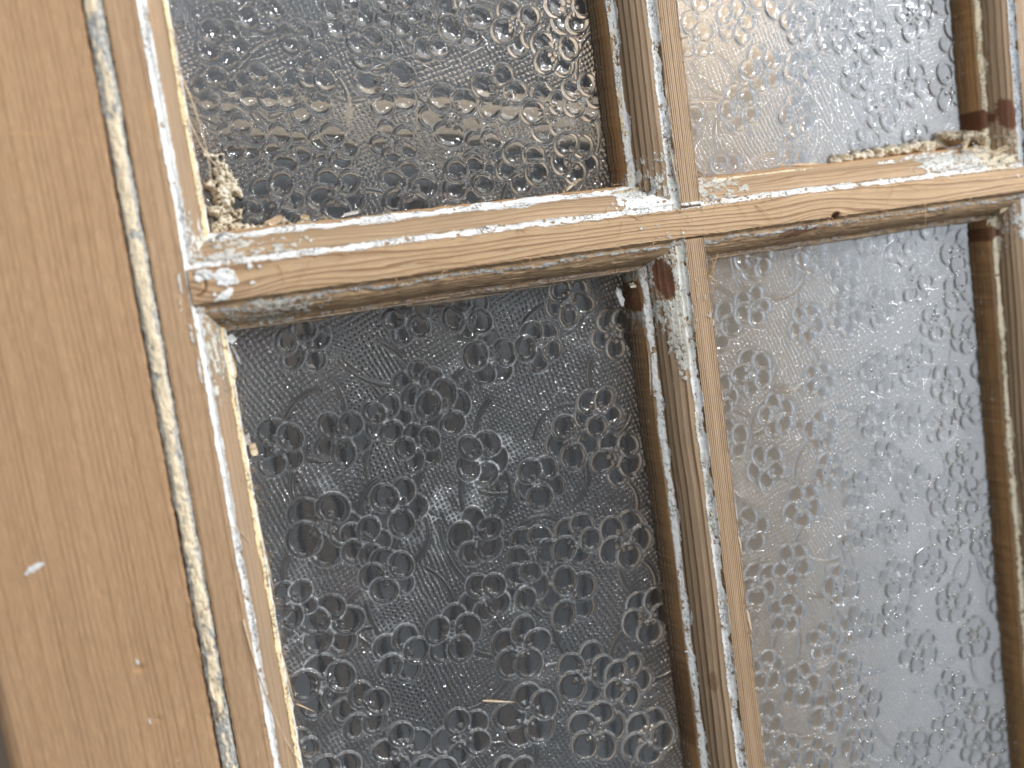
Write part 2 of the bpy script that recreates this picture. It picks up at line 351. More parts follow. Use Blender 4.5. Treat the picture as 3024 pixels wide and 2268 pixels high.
# ---- horizontal rail through the middle
def coat_h(U, arc, og, sd, isf, X, Y, fw):
    cc, ca, fl = base_arrays(U); up = (sd > .5) & ~isf; dn = (sd < .5) & ~isf
    n = fbm1(U * .12, 5, 4); n2 = fbm1(U * .3, 8, 4); n3 = fbm2(U * .25, arc * .8, 3)
    # white line under the flat's edge and another at the foot of the ovolo
    m = band(og, 1.3 + .5 * n, 1.15 + .5 * n2, .35) * up * (.85 + .5 * n3)
    m = np.where(X > 5, m * .95, m); cc, ca = put(cc, ca, m, WHT)
    gap = 1 - .75 * sstep(12, 30, X) * (1 - sstep(70, 78, X))
    m = band(og, 10.2 + .7 * n2, 1.35 + 1.0 * n, .4) * up * np.where(X < 5, 1, .55 * gap)
    cc, ca = put(cc, ca, m, WHT)
    m = band(og, 10.6, .35, .2) * up * (X > 14) * (X < 50) * .9; cc, ca = put(cc, ca, m, CRM)
    # smeared white near the crossing and the left end
    m = ell(X, Y, -10, 9, 13, 5, .1, 11, .5) * ~isf * up * .9; cc, ca = put(cc, ca, m, WHT)
    brk = sstep(-.35, .15, fbm2(U * .5, arc * .9, 17, 4)); m = ell(X, Y, 11, 9, 9, 4.5, 0, 12, .9) * up * .85 * brk; cc, ca = put(cc, ca, m, (.52, .51, .46))
    m = ell(X, Y, -128, 7.2, 13, 3.2, 0, 13, 1.0) * up * .95 * brk; cc, ca = put(cc, ca, m, (.62, .60, .55))
    m = ell(X, Y, 104, 8, 16, 4, 0, 14, .6) * up * .7; cc, ca = put(cc, ca, m, (.62, .63, .60))
    m = ell(X, Y, 122, 9, 9, 6, .3, 15, .5) * up * .95; cc, ca = put(cc, ca, m, (.62, .55, .42))
    for (x, y, rx, ry, a) in [(-134.2, 1.6, 3.2, 2.2, -.5), (-135.5, -3.0, 3.0, 1.2, .5), (-139.5, 2.9, 2.5, 1.6, .2), (-128, -.5, .8, .5, 0), (-137.5, -2.2, .6, .5, 0), (-128, 3.6, .8, .7, .7)]:
        cc, ca = put(cc, ca, ell(X, Y, x, y, rx, ry, a, 21, .35) * isf, WHT)
    m = sstep(.1, .5, fbm2(X * .35, Y * .9, 77, 4)) * isf * (.48 * np.exp(-((X + 6) / 14) ** 2) + .4 * np.exp(-((X - 126) / 9) ** 2) + .30 * np.exp(-((X + 30) / 14) ** 2)); cc, ca = put(cc, ca, m, WHT)
    # the underside: grime deepened by painted shade, greyed paint in streaks, a pale split lip at the glass
    g = dn * (.40 + .40 * n3) * (1 - sstep(11.5, 12.1, og)); fl['grime_shade'] = g * sstep(.4, 2., og) + .45 * dn * (og < 1.5)
    m = band(og, 3.0 + 1.5 * n, .9 + .5 * n2, .4) * dn * .62; cc, ca = put(cc, ca, m, (.40, .40, .39))
    m = band(og, 10.6, .9 + .4 * n, .3) * dn * (.50 + .4 * n2); cc, ca = put(cc, ca, m, (.44, .36, .30))
    m = band(og, 12.15, .55, .1) * dn * (1.05 + .5 * n); cc, ca = put(cc, ca, m, (.80, .64, .50))
    m = ell(X, Y, -124, -8, 12, 3.5, 0, 31, .6) * dn * .62; cc, ca = put(cc, ca, m, (.52, .50, .44))
    fl['wash'] = np.where(up, .55, .3) * ~isf * (1 - sstep(11, 11.8, og)) + 0
    fl['fresh'] = (up * sstep(11.6, 12.0, og) * (.9 + .3 * n) * (1 - sstep(12.25, 12.4, og) * .6) + dn * sstep(12.2, 12.5, og) * .35)
    fl['knot'] = (ell(X, Y, 51.0, -3.8, 1.6, 1.1, .2, 41) + ell(X, Y, 38, -7, 7, 1.6, .1, 42, .3) * .7 * dn + ell(X, Y, -142, -.5, 2.1, 2.6, 0, 43, .1) * isf * .18
                  + .15 * ell(X, Y, -134, -2.5, 6, 2.5, .3, 44, .4) * isf).clip(0, 1)
    d = np.hypot((X + 141.5) / 2.3, (Y - .8) / 2.6)                     # open ring around the plug at the left end
    fl['grime_shade'] = np.maximum(fl['grime_shade'], 1.1 * band(d, 1, .07, .08) * isf * (X > -142))
    return cc, np.clip(ca, 0, 1), fl
def warp_h(U, arc):
    k = lambda x0, a, w, y0, wy: a * np.exp(-((U - x0) / w) ** 2) * np.exp(-((arc - y0) / wy) ** 2)
    return k(46, -3.2, 12, 1, 5) + k(-134, 3.0, 11, 2, 4) + .017 * U + k(-80, 1.5, 22, 4, 6) + k(100, 2.0, 30, 4, 8)
h1 = lambda x: -.0040 * x + 3.95
h2 = lambda x: -.0019 * x - 4.25
def disp_h(U, lat, arc, og, isf):
    d = np.hypot((U + 141.5) / 2.3, (lat - .8) / 2.6)
    n = fbm2(U * .22, arc * 1.3, 91)
    dn = (arc < 0)
    return -.9 * band(d, 1, .09, .07) * (U > -142) + np.where(dn, -.5 * sstep(.1, .6, n) * (isf < .5), 0) - 2.2 * np.exp(-(((U - 51) / 1.3) ** 2 + ((lat + 4.2) / .9) ** 2)) + .5 * np.exp(-(((U - 51) / 2.4) ** 2 + ((lat + 3.4) / 1.4) ** 2))
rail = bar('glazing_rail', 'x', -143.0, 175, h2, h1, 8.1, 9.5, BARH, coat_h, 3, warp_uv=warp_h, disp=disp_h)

# ---- vertical bars
def coat_v(lower, seed, right=False):
    def f(U, arc, og, sd, isf, X, Y, fw):
        cc, ca, fl = base_arrays(U); lf = (sd < .5) & ~isf; rt = (sd > .5) & ~isf
        n = fbm1(U * .10, seed, 4); n2 = fbm1(U * .28, seed + 3, 4); n3 = fbm2(U * .2, arc * .8, seed + 5)
        top = U > 0
        # line beside the flat
        w = 1.25 + .55 * n
        col = WHT if not right else (.66, .70, .74)
        m = band(og, 1.3 + .5 * n2, w, .3) * (.95 + .4 * n3) * ~isf
        cc, ca = put(cc, ca, m, col)
        if not right:
            m = band(og, 1.6 + .4 * n, 1.0, .3) * lf * sstep(.0, .3, fbm1(U * .06, seed + 20) + np.where(top, -.1, .15)) * (Y > -95) * .97; cc, ca = put(cc, ca, m * 1.05, (.64, .63, .56))
        # line on the ledge
        m = band(og, 10.5 + .35 * n2, 1.05 + .45 * n, .25) * ~isf * (.92 + .5 * n3); cc, ca = put(cc, ca, m, (.74, .74, .72) if not right else (.74, .66, .50))
        m = band(og, 10.9 + .5 * n, .42, .2) * ~isf * np.where(top, .9, .45) * (1 if not right else 1.1); cc, ca = put(cc, ca, m, CRM)
        m = sstep(.15, .6, fbm2(U * .12, arc * .7, seed + 8)) * sstep(11.8, 12.3, og) * .42 * ~isf; cc, ca = put(cc, ca, m, WHT)
        # thick crazed paint where the bar meets the rail
        if not right:
            if not lower:
                m = sstep(27, 11, Y + 4 * n) * ~isf * (.40 + .55 * sstep(-.2, .4, fbm2(U * .25, arc * .5, seed + 31))); cc, ca = put(cc, ca, m, (.66, .66, .62))
            else:
                m = (sstep(-36, -24, Y + 5 * n3) * ~isf) * (.62 + .45 * n3); cc, ca = put(cc, ca, m, (.62, .61, .56))
                m = ell(X, Y, -7, -32, 3.5, 14, 0, 55, .5) * lf * .8; cc, ca = put(cc, ca, m, (.56, .54, .48))
                m = sstep(.0, .5, fbm2(X * .8, Y * .35, 78, 4)) * isf * (.46 * np.exp(-((Y + 24) / 12) ** 2)); cc, ca = put(cc, ca, m, WHT)
                fl['knot'] = (ell(X, Y, -9.8, -15.6, 2.3, 6.2, .12, 56, .18) + .75 * ell(X, Y, -15.6, -20, 1.0, 4.6, 0, 57, .3) + .5 * ell(X, Y, -9.6, -141.5, 1.2, 3.5, 0, 58, .2) + .45 * ell(X, Y, -15.3, -150, 1.2, 14, 0, 59, .2)).clip(0, 1) * ~isf
                ca = ca * (1 - .98 * np.clip(fl['knot'] * 1.4, 0, 1))
            m = (isf & (np.abs(Y - (5.2 if not lower else 99)) < .45)) * 1.0; cc, ca = put(cc, ca, m, WHT)
        else:
            fl['knot'] = (ell(X, Y, 127.0, 21.5, 2.4, 5.6, .15, 61, .25) * 1.0 + ell(X, Y, 121.8, 21.0, 2.6, 3.4, 0, 62, .3) + ell(X, Y, 121.8, -17.5, 2, 2.4, 0, 63, .3) * .8).clip(0, 1) * ~isf
            m = sstep(34, 12, Y) * (Y > 0) * ~isf * (.34 + .5 * sstep(-.1, .4, fbm2(U * .3, arc * .4, 66))); cc, ca = put(cc, ca, m, (.52, .44, .34))
            m = sstep(-34, -12, Y) * (Y < 0) * ~isf * (.55 + .5 * n3) * (og < 11); cc, ca = put(cc, ca, m, (.60, .61, .60))
            ca = ca * (1 - .98 * np.clip(fl['knot'] * 1.4, 0, 1))
        # strip of bare orange wood beside the ledge and darker lip down to the glass
        fl['wash'] = .55 * ~isf * np.ones_like(og) * (1 + .3 * n3)
        fl['fresh'] = band(og, 12.0, .35, .15) * ~isf * (.75 + .4 * n)
        fl['grime_shade'] = .30 * sstep(.0, .5, fbm2(U * .04, arc * 1.2, seed + 51, 4)) * ~isf + (.26 + .3 * n3) * sstep(12.05, 12.3, og) * ~isf + .30 * band(og, 8.6, .5, .4) * ~isf + (.08 if right else 0) * ~isf
        fl['grime_shade'] = fl['grime_shade'] + .8 * band(og, .25, .22, .12) * ~isf
        if right: fl['grime_shade'] = fl['grime_shade'] + .18 * sstep(12.0, 12.2, og); fl['fresh'] = fl['fresh'] + .35 * sstep(12.1, 12.3, og) * ~isf
        return cc, np.clip(ca, 0, 1), fl
    return f
a4 = lambda y: -.0028 * y - 3.45
a5 = lambda y: -.0017 * y + 3.35
def disp_vu(U, lat, arc, og, isf): return -1.6 * np.exp(-((U - 4.0) / .35) ** 2) * isf + .5 * np.exp(-((U - 5.0) / .5) ** 2) * isf
def disp_vl(U, lat, arc, og, isf): return -2.2 * np.exp(-((U + 4.3) / .45) ** 2) * isf - .8 * np.exp(-(((lat + 10) / 1.9) ** 2 + ((U + 14.8) / 4.4) ** 2))
bar('glazing_bar', 'y', 2.0, 82, a4, a5, 12.7, 3.0, BARV, coat_v(False, 100), 5, zoff=-.22, flat_scale=2.9, disp=disp_vu)
bar('glazing_bar', 'y', -185, -2.0, a4, a5, 12.7, 3.0, BARV, coat_v(True, 140), 8, zoff=-.22, flat_scale=2.9, disp=disp_vl)
a6 = lambda y: .0047 * y + 130.9
a7 = lambda y: .0047 * y + 142.0
bar('glazing_bar', 'y', 2.0, 80, a6, a7, 9.7, 9.7, BARV, coat_v(False, 170, True), 12, zoff=-.22, step=.4, flat_scale=2.9)
bar('glazing_bar', 'y', -235, -2.0, a6, a7, 9.7, 9.7, BARV, coat_v(True, 190, True), 15, zoff=-.22, step=.4, flat_scale=2.9)

# ---- moulded inner edge of the left stile
def coat_s(U, arc, og, sd, isf, X, Y, fw):
    cc, ca, fl = base_arrays(U); rt = (sd > .5) & ~isf
    n = fbm1(U * .10, 210, 4); n2 = fbm1(U * .3, 213, 4); n3 = fbm2(U * .2, arc * .8, 215)
    m = band(og, 1.5 + .4 * n, 1.35 + .4 * n2 + .7 * sstep(10, 40, Y), .35) * rt * (.95 + .4 * n3)
    cc, ca = put(cc, ca, m, WHT); far = (Y > -12)
    m = band(og, 1.9, 1.6, .4) * rt * far * (.75 + .4 * n3); cc, ca = put(cc, ca, m, (.64, .64, .63))
    m = band(og, 10.4 + .4 * n, .75 + .3 * n2, .2) * rt * 1.0; cc, ca = put(cc, ca, m, (.84, .66, .38))
    m = band(og, 11.8 + .3 * n2, .75 + .3 * n, .2) * rt * np.where(Y < -12, .95, .8) * (1 + .3 * n2); cc, ca = put(cc, ca, m, (.74, .72, .66))
    m = sstep(34, 6, Y + 5 * n) * (Y > -2) * rt * (.42 + .5 * sstep(-.3, .4, n3)); cc, ca = put(cc, ca, m, (.66, .64, .58))
    m = sstep(-46, -14, Y + 5 * n) * (Y < -2) * rt * (.36 + .5 * sstep(-.2, .4, n3)); cc, ca = put(cc, ca, m, (.62, .60, .52))
    for (x, y, rx, ry) in [(-145.2, 2, .35, 3.0), (-144.6, -11, .4, 3.0), (-146.0, -3, .25, 2.), (-144.2, -20, .3, 3.5)]:
        cc, ca = put(cc, ca, ell(X, Y, x, y, rx, ry, 0, 222, .4) * isf * .8, WHT)
    fl['grime_shade'] = rt * .45 * sstep(.05, .5, fbm2(U * .05, arc * 1.4, 241, 4)) + .22 * rt * band(og, 8.2, 1.6, .8) + rt * .3 * sstep(12.0, 12.4, og) * (Y > -12) + band(X, -143.6, .12, .1) * isf * (np.abs(Y) < 5) * 1.3
    fl['grime_shade'] = fl['grime_shade'] + .5 * band(og, 9.7, .25, .15) * rt
    fl['wash'] = .95 * rt * (1 - sstep(11.3, 12.2, og)) * np.ones_like(og)
    fl['fresh'] = rt * sstep(12.1, 12.3, og) * (.35 + .3 * n) + .4 * ell(X, Y, -145.0, 42, 1.0, 4, 0, 230, .3) * isf
    return cc, np.clip(ca, 0, 1), fl
a2 = lambda y: .0031 * y - 151.3
a3 = lambda y: -.0010 * y - 143.5
bar('inner_stile', 'y', -180, 90, a2, a3, None, 8.2, STRIP, coat_s, 20, zoff=.05)

# ---- wide outer stile
def wide_stile():
    x0, x1, y0, y1, st = -203.0, -155.9, -180., 92., .42
    xs = np.r_[np.full(3, x0), np.linspace(x0, x1, int((x1 - x0) / st)), x1]; zs = np.r_[-24, -12, -2.0, np.zeros(len(xs) - 4), -20]
    xs[:3] = x0 - np.array([0, 0, 0]); ys = np.linspace(y0, y1, int((y1 - y0) / st))
    X, Y = np.meshgrid(xs, ys); Z = np.repeat(zs[None], len(ys), 0)
    el = np.clip((X - x0) / 4, 0, 1); Z = Z - (Z > -1.9) * 2.0 * (1 - el) ** 3
    er = np.clip((x1 - X) / .8, 0, 1); Z = Z - (Z > -5) * .7 * (1 - er) ** 2 * (1 + fbm1(Y * .8, 300))
    X = X + (er < .9) * .22 * fbm1(Y * .5, 301) + .0031 * Y
    Z = Z + .10 * fbm2(X * .08, Y * .02, 303) + .015 * fbm2(X * 2.0, Y * .3, 304)
    for (a, b, r, dpt) in [(-170.6, -91.0, .9, .5), (-168.8, -104.8, .6, .35), (-176, -70, .5, .2)]:
        Z = Z - dpt * np.exp(-(((X - a) / r) ** 2 + ((Y - b) / r) ** 2))
    cc = np.ones(X.shape + (3,)) * np.array(WHT); ca = np.zeros_like(X)
    for (a, b, rx, ry, an, v) in [(-189.4, -60.6, 2.4, .75, .38, 1.), (-170.7, -104.8, .35, 1.1, .2, .9), (-170.9, -89.2, .3, 1.1, .2, .7), (-180, -15, .2, .8, 0, .5), (-166, -118, .2, 2.5, 0, .4), (-185, -100, .25, .8, .3, .4), (-160, -122, .2, 6, 0, .45)]:
        ca = np.maximum(ca, v * ell(X, Y, a, b, rx, ry, an, 310, .4))
    fl = {k: np.zeros_like(X) for k in ('grime_shade', 'fresh', 'knot', 'wash')}
    fl['fresh'] = .5 * ell(X, Y, -172.5, 40.5, 5, .35, -.08, 311, .2) + .5 * ell(X, Y, -170.4, -91.4, 1.3, .6, 0, 312, .3) + .3 * ell(X, Y, -167, -68, 2.5, .22, -.3, 313, .2)
    fl['grime_shade'] = .18 * sstep(.25, .6, fbm2(X * .06, Y * .012, 320)) * 0
    coat = np.concatenate([cc, ca[..., None]], -1).reshape(-1, 4)
    uv = np.stack([Y + 500, X * 1.0 + .02 * Y + 1.2 * fbm1(Y * .012, 330)], -1).reshape(-1, 2)
    mesh_from('outer_stile', np.stack([X, Y, Z], -1).reshape(-1, 3), grid_faces(len(ys), len(xs), True), STILE, door, uv, coat, fl)
wide_stile()

# ---- seam between the two stiles: old filler, cracked both sides
def seam():
    st = .25; ys = np.linspace(-180, 92, int(272 / st)); v = np.linspace(0, 1, 30)
    Y, Vv = np.meshgrid(ys, v, indexing='ij')
    lft = -155.9 + .0031 * ys + .25 * fbm1(ys * .3, 401); rgt = -151.1 + .0031 * ys + .2 * fbm1(ys * .3, 402)
    X = lft[:, None] * (1 - Vv) + rgt[:, None] * Vv
    x = Vv * 4.7
    gl = .45 + .25 * fbm1(ys * .2, 403, 4)[:, None]; gr = 4.15 + .35 * fbm1(ys * .2, 404, 4)[:, None]
    deep = sstep(gl, gl - .35, x) + sstep(gr, gr + .35, x)
    Z = -.25 + .5 * np.sin(np.pi * Vv) + .35 * fbm2(Y * .5, x * .9, 405) + .18 * fbm2(Y * 1.6, x * 2.2, 406)
    chunk = sstep(.05, .35, fbm2(Y * .18, x * .5, 409, 4))
    Z = Z - .7 * chunk * sstep(-60, -90, Y) - 2.0 * deep
    cen = 2.1 + .5 * fbm1(ys * .08, 407, 3)[:, None] + .3 * sstep(0, -100, Y)
    wid = 1.30 + .5 * fbm1(ys * .15, 408, 4)[:, None]
    cr = band(x, cen, wid, .3); cr = cr * (1 - .75 * sstep(.25, .45, fbm2(Y * .35, x * .6, 416, 4))); cr = cr * (1 - .9 * sstep(-104, -112, Y + 3 * fbm1(ys * .5, 410)[:, None]) * sstep(-.25, .1, fbm2(Y * .3, x, 412)))
    cr = cr * (1 - .85 * sstep(35, 52, Y + 5 * fbm2(Y * .2, x, 413)) * sstep(-.3, .2, fbm2(Y * .25, x, 414)))
    Z = Z + .25 * cr
    coat = np.concatenate([np.ones(X.shape + (3,)), cr[..., None]], -1).reshape(-1, 4)
    gr_ = np.clip(deep * .75 + .22 * band(x, .55, .25) + .24 * band(x, 4.0, .3) + .25 * chunk * (Y < -80), 0, 1.2)
    mesh_from('seam_filler', np.stack([X, Y, Z], -1).reshape(-1, 3), grid_faces(len(ys), 30, True), SEAM, door,
              np.stack([Y, x], -1).reshape(-1, 2), coat, {'grime_shade': gr_})
seam()

# ------------------------------------------------------------------ figured glass
LLF = [(-115.4,-18.9,7.6),(-126.8,-45.4,7.7),(-108.8,-46.2,7.6),(-95.6,-43.4,6.7),(-84.7,-35.2,6.9),(-78.4,-43.8,8.1),(-62.1,-31.5,8.1),(-69.3,-60.1,8.1),(-46.3,-29.9,7.5),(-39.2,-60.4,8.7),(-25.2,-68.3,8.4),(-52.3,-70.8,7.9),(-30.3,-53.3,7.6),(-87.5,-53.1,6.9),(-96.3,-69.1,8.2),(-118.0,-70.4,10.4),(-107.1,-77.2,7.0),(-102.2,-87.8,7.9),(-74.3,-83.1,8.4),(-57.6,-91.3,8.3),(-42.8,-91.1,8.2),(-26.5,-94.9,9.4),(-48.0,-108.4,9.4),(-61.3,-101.0,7.3),(-74.4,-101.7,7.6),(-120.5,-98.3,8.7),(-129.9,-89.1,6.4),(-101.9,-112.0,8.1),(-86.0,-110.3,8.6),(-65.6,-120.2,9.4),(-45.8,-133.9,9.9),(-32.0,-140.1,8.6),(-21.9,-121.2,9.2),(-125.2,-115.0,9.0),(-115.5,-125.5,8.2),(-135.8,-131.2,6.5),(-106.1,-140.5,8.4),(-87.6,-141.9,8.8),(-66.5,-141.5,10.2),(-44.5,-153.5,9.8),(-27.3,-160.4,9.3),(-99.4,-152.8,8.7),(-75.4,-160.6,8.4),(-125.7,-142.9,8.1),(-34.7,-18.3,7.6),(-20.7,-30.3,7.9),(-85.2,-16.3,6.8),(-67.2,-17.7,7.4)]
ULF = [(-112.5,70.8,6.5),(-89.2,67.9,7.1),(-123.5,62.4,6.5),(-104.5,47.9,7.5),(-99.7,54.4,6.3),(-80.7,48.7,8.7),(-84.2,58.4,6.0),(-66.9,61.8,7.1),(-63.5,39.1,9.1),(-47.9,43.8,8.3),(-33.5,37.4,8.3),(-74.7,68.5,6.6),(-56.0,65.8,8.3),(-39.4,62.4,8.0),(-28.6,55.2,7.5),(-22.4,66.9,7.5),(-126.7,50.1,6.2),(-115.8,50.6,6.2),(-111.1,34.3,6.6),(-98.6,33.1,6.6),(-81.6,32.9,6.4),(-54.6,27.8,6.8),(-115.8,21.1,7.4),(-99.4,20.6,7.7),(-79.6,19.8,8.1),(-61.4,20.5,7.7),(-43.8,22.8,8.0),(-27.1,23.9,7.6),(-122.8,37.8,6.0),(-126.2,17.3,6.0),(-103.9,63.2,4.7),(-21.5,41.2,6.9)]
def random_flowers(x0, x1, y0, y1, seed):
    rs = random.Random(seed); out = []
    for _ in range(4000):
        x, y = rs.uniform(x0, x1), rs.uniform(y0, y1); r = rs.uniform(6.4, 8.4)
        # flowers gather in clusters and leave stippled gaps
        c = noise2(np.array([x * .045]), np.array([y * .045]), seed)[0]
        if c < -.5: continue
        if all(math.hypot(x - a, y - b) > 13.8 for a, b, _r in out): out.append((x, y, r))
    return out
def pane(name, x0, x1, y0, y1, flowers, seed, mat, label=None, st=.21, filmf=None):
    nx, ny = int((x1 - x0) / st), int((y1 - y0) / st)
    xs = np.linspace(x0, x1, nx); ys = np.linspace(y0, y1, ny); X, Y = np.meshgrid(xs, ys)
    # stipple: small pyramids on a lattice that swirls
    a = .9 * fbm2(X * .018, Y * .018, seed, 2)
    Xw = X * np.cos(.35) + Y * np.sin(.35) + 5 * fbm2(X * .020, Y * .020, seed + 1, 2)
    Yw = -X * np.sin(.35) + Y * np.cos(.35) + 5 * fbm2(X * .020, Y * .020, seed + 2, 2)
    pit = 1.42
    Xw = Xw + .22 * noise2(X * .7, Y * .7, seed + 31); Yw = Yw + .22 * noise2(X * .7, Y * .7, seed + 32)
    fx = np.abs(((Xw / pit) % 1) - .5) * 2; fy = np.abs(((Yw / pit) % 1) - .5) * 2
    H = .50 * (1 - np.maximum(fx, fy)) * (1 + .20 * noise2(X * .8, Y * .8, seed + 5))
    valley = sstep(.66, .95, np.maximum(fx, fy)) * (.55 + .75 * sstep(-.35, .3, fbm2(X * .35, Y * .35, seed + 21, 3)))
    sm = np.zeros_like(H); rimd = np.zeros_like(H)
    rs = random.Random(seed)
    def win(cx, cy, r):
        i0, i1 = np.searchsorted(xs, [cx - r, cx + r]); j0, j1 = np.searchsorted(ys, [cy - r, cy + r]); return slice(j0, j1), slice(i0, i1)
    # stems: raised twin-edged ribbons
    for (fx_, fy_, fr) in flowers:
        for k in range(2):
            a0 = rs.uniform(0, 6.28); L = rs.uniform(12, 22); bend = rs.choice([-1, 1]) * rs.uniform(.03, .10)
            t = np.linspace(0, 1, 26); ang = a0 + bend * L * t
            px = fx_ + np.cumsum(np.cos(ang)) * L / 26 + fr * .7 * math.cos(a0); py = fy_ + np.cumsum(np.sin(ang)) * L / 26 + fr * .7 * math.sin(a0)
            cxm, cym = px.mean(), py.mean(); w = win(cxm, cym, L * .62 + 2)
            if X[w].size == 0: continue
            d = np.full(X[w].shape, 99.)
            for q, (a_, b_) in enumerate(zip(px, py)): d = np.minimum(d, np.hypot(X[w] - a_, Y[w] - b_) + .25 * (q / 26))
            wd = 1.0
            mk = 1 - sstep(wd, wd + .25, d)
            hh = .10 + .40 * np.exp(-((d - .40) / .28) ** 2) - .22 * np.exp(-((d - 1.05) / .22) ** 2)
            H[w] = H[w] * (1 - mk) + hh * mk; valley[w] *= (1 - mk); sm[w] = np.maximum(sm[w], mk)
    for (cx, cy, r) in flowers:
        r *= .99; rot = rs.uniform(0, 6.28); n = 5
        order = list(range(n)); rs.shuffle(order)
        for k in order:
            a_ = rot + k * 6.2832 / n + rs.uniform(-.09, .09); rp = r * rs.uniform(.39, .46)
            px, py = cx + math.cos(a_) * r * .60, cy + math.sin(a_) * r * .60
            w = win(px, py, rp + 1.5)
            if X[w].size == 0: continue
            dx, dy = X[w] - px, Y[w] - py
            el = rs.uniform(.88, 1.12); c_, s_ = math.cos(a_), math.sin(a_)
            u_, v_ = (dx * c_ + dy * s_) * el, (-dx * s_ + dy * c_) / el
            d = np.hypot(u_, v_)
            side = rs.uniform(0, 6.28); lob = .5 + .5 * np.cos(np.arctan2(dy, dx) - side)
            inner = -.16 + .50 * (d / rp) ** 2.8 + .05 * lob * sstep(.45, .7, d / rp) * np.sin(d * 8.0)
            rim = .60 * np.exp(-((d - rp) / .34) ** 2) - .18 * np.exp(-((d - rp - .85) / .3) ** 2)
            mk = 1 - sstep(rp + .75, rp + 1.15, d)
            hh = np.where(d < rp, inner, inner[d < rp].max() if (d < rp).any() else 0) * (1 - sstep(rp - .1, rp + .5, d)) + rim
            H[w] = H[w] * (1 - mk) + hh * mk; valley[w] *= (1 - mk); rimd[w] = rimd[w] * (d > rp + .5) + 1.25 * np.exp(-((d - rp - .72) / .26) ** 2) * (.55 + .45 * lob); sm[w] = np.maximum(sm[w], mk)
        # stamens: ring of little pyramids and a star
        w = win(cx, cy, r * .5)
        if X[w].size:
            dx, dy = X[w] - cx, Y[w] - cy; d = np.hypot(dx, dy); an = np.arctan2(dy, dx)
            H[w] += .07 * np.cos(an * 8 + rot) * np.exp(-((d - r * .13) / (r * .12)) ** 2)
            for k in range(8):
                q = rot + k * .785 + rs.uniform(-.15, .15); rr = r * rs.uniform(.26, .38)
                e = np.maximum(np.abs(dx - math.cos(q) * rr), np.abs(dy - math.sin(q) * rr)) + .3 * np.hypot(dx - math.cos(q) * rr, dy - math.sin(q) * rr)
                H[w] = np.maximum(H[w], 1.25 * (1 - e / (r * .145)))
    valley = np.maximum(valley, rimd)
    dust_haze = .30 * valley * sstep(.0, .5, fbm2(X * .03, Y * .03, seed + 7, 3) + .05)
    if filmf is not None: dust_haze = filmf(X, Y, valley, sm, dust_haze, rimd)
    # grime gathers along the bars
    eg = np.minimum(np.minimum(X - x0, x1 - X), np.minimum(Y - y0, y1 - Y)) - 3
    dust_haze = np.maximum(dust_haze, .5 * np.exp(-np.clip(eg, 0, 99) / 1.3) * sstep(-.1, .4, fbm2(X * .4, Y * .4, seed + 9)))
    Z = GZ + H
    V = np.stack([X, Y, Z], -1).reshape(-1, 3); F = grid_faces(ny, nx, True)
    # back sheet and edges
    ring = np.r_[np.arange(nx), (np.arange(1, ny)) * nx + nx - 1, (ny - 1) * nx + np.arange(nx - 2, -1, -1), np.arange(ny - 2, 0, -1) * nx]
    B = V[ring].copy(); B[:, 2] = GZ - 4.0
    n0 = len(V); k = len(ring); i = np.arange(k); j = (i + 1) % k
    sideq = np.stack([ring[i], n0 + i, n0 + j, ring[j]], -1)
    c = len(V) + k; Vc = np.array([[(x0 + x1) / 2, (y0 + y1) / 2, GZ - 4.0]])
    back = np.stack([np.full(k, c), n0 + j, n0 + i, n0 + i], -1)
    V2 = np.r_[V, B, Vc]
    dd = np.r_[dust_haze.ravel(), np.zeros(k + 1)]
    # back as triangles: separate small mesh faces (quads degenerate) -> use real quads fan in pairs
    even = np.arange(0, k - 1, 2)
    back = np.stack([np.full(len(even), c), n0 + (even + 2) % k, n0 + (even + 1) % k, n0 + even], -1)
    if k % 2: back = np.r_[back, [[c, n0, n0 + k - 1, n0 + k - 1]]][:-1]
    o = mesh_from(name, V2, np.r_[F, sideq, back], mat, door, floats={'dust_haze': dd})
    # flat shading on the sides and back
    ns = len(sideq) + len(back); sh = np.ones(len(F) + ns, bool); sh[len(F):] = False
    o.data.polygons.foreach_set('use_smooth', sh)
    if label: o['label'] = label
    return o
def dust_ll(X, Y, valley, sm, dust_haze, rimd_):
    m = sum(a * np.exp(-(((X - x) / rx) ** 2 + ((Y - y) / ry) ** 2)) for x, y, rx, ry, a in
            [(-66, -62, 10, 12, 1.0), (-33, -27, 4, 8, .7), (-88, -72, 8, 8, .7), (-116, -60, 8, 8, .5), (-130, -95, 8, 18, .9), (-110, -100, 12, 12, .5), (-80, -76, 9, 7, .5), (-74, -34, 5, 5, .5), (-120, -130, 10, 12, .4), (-64, -148, 4, 4, .9)])
    br = sstep(-.15, .35, fbm2(X * .25, Y * .25, 71, 4))
    return np.clip(.95 * m, 0, 1) * br * np.clip(valley + .10, 0, 1) + (.10 * valley + .20 * rimd_) * (1 + .8 * fbm2(X * .04, Y * .04, 72)) + .015
def dust_ul(X, Y, valley, sm, dust_haze, rimd_): return .05 * valley + .12 * rimd_ + .004 + .7 * np.exp(-(((X + 24) / 4) ** 2 + ((Y - 38) / 6) ** 2)) * sstep(.0, .4, fbm2(X * .5, Y * .5, 73))
def haze_r(X, Y, valley, sm, dust_haze, rimd_): return .07 + .05 * (1 - sm) + .26 * valley  # pale haze mixed over the right panes, stronger on the stipple
pane('glass_pane', -140.5, -11, 9.0, 84, ULF, 11, GL_L, 'upper pane left of the middle bar, with a pale band across it', filmf=dust_ul)
pane('glass_pane', -140.5, -11, -178, -8.5, LLF, 23, GL_L, 'dark lower pane left of the middle bar, white residue between its flowers', filmf=dust_ll)
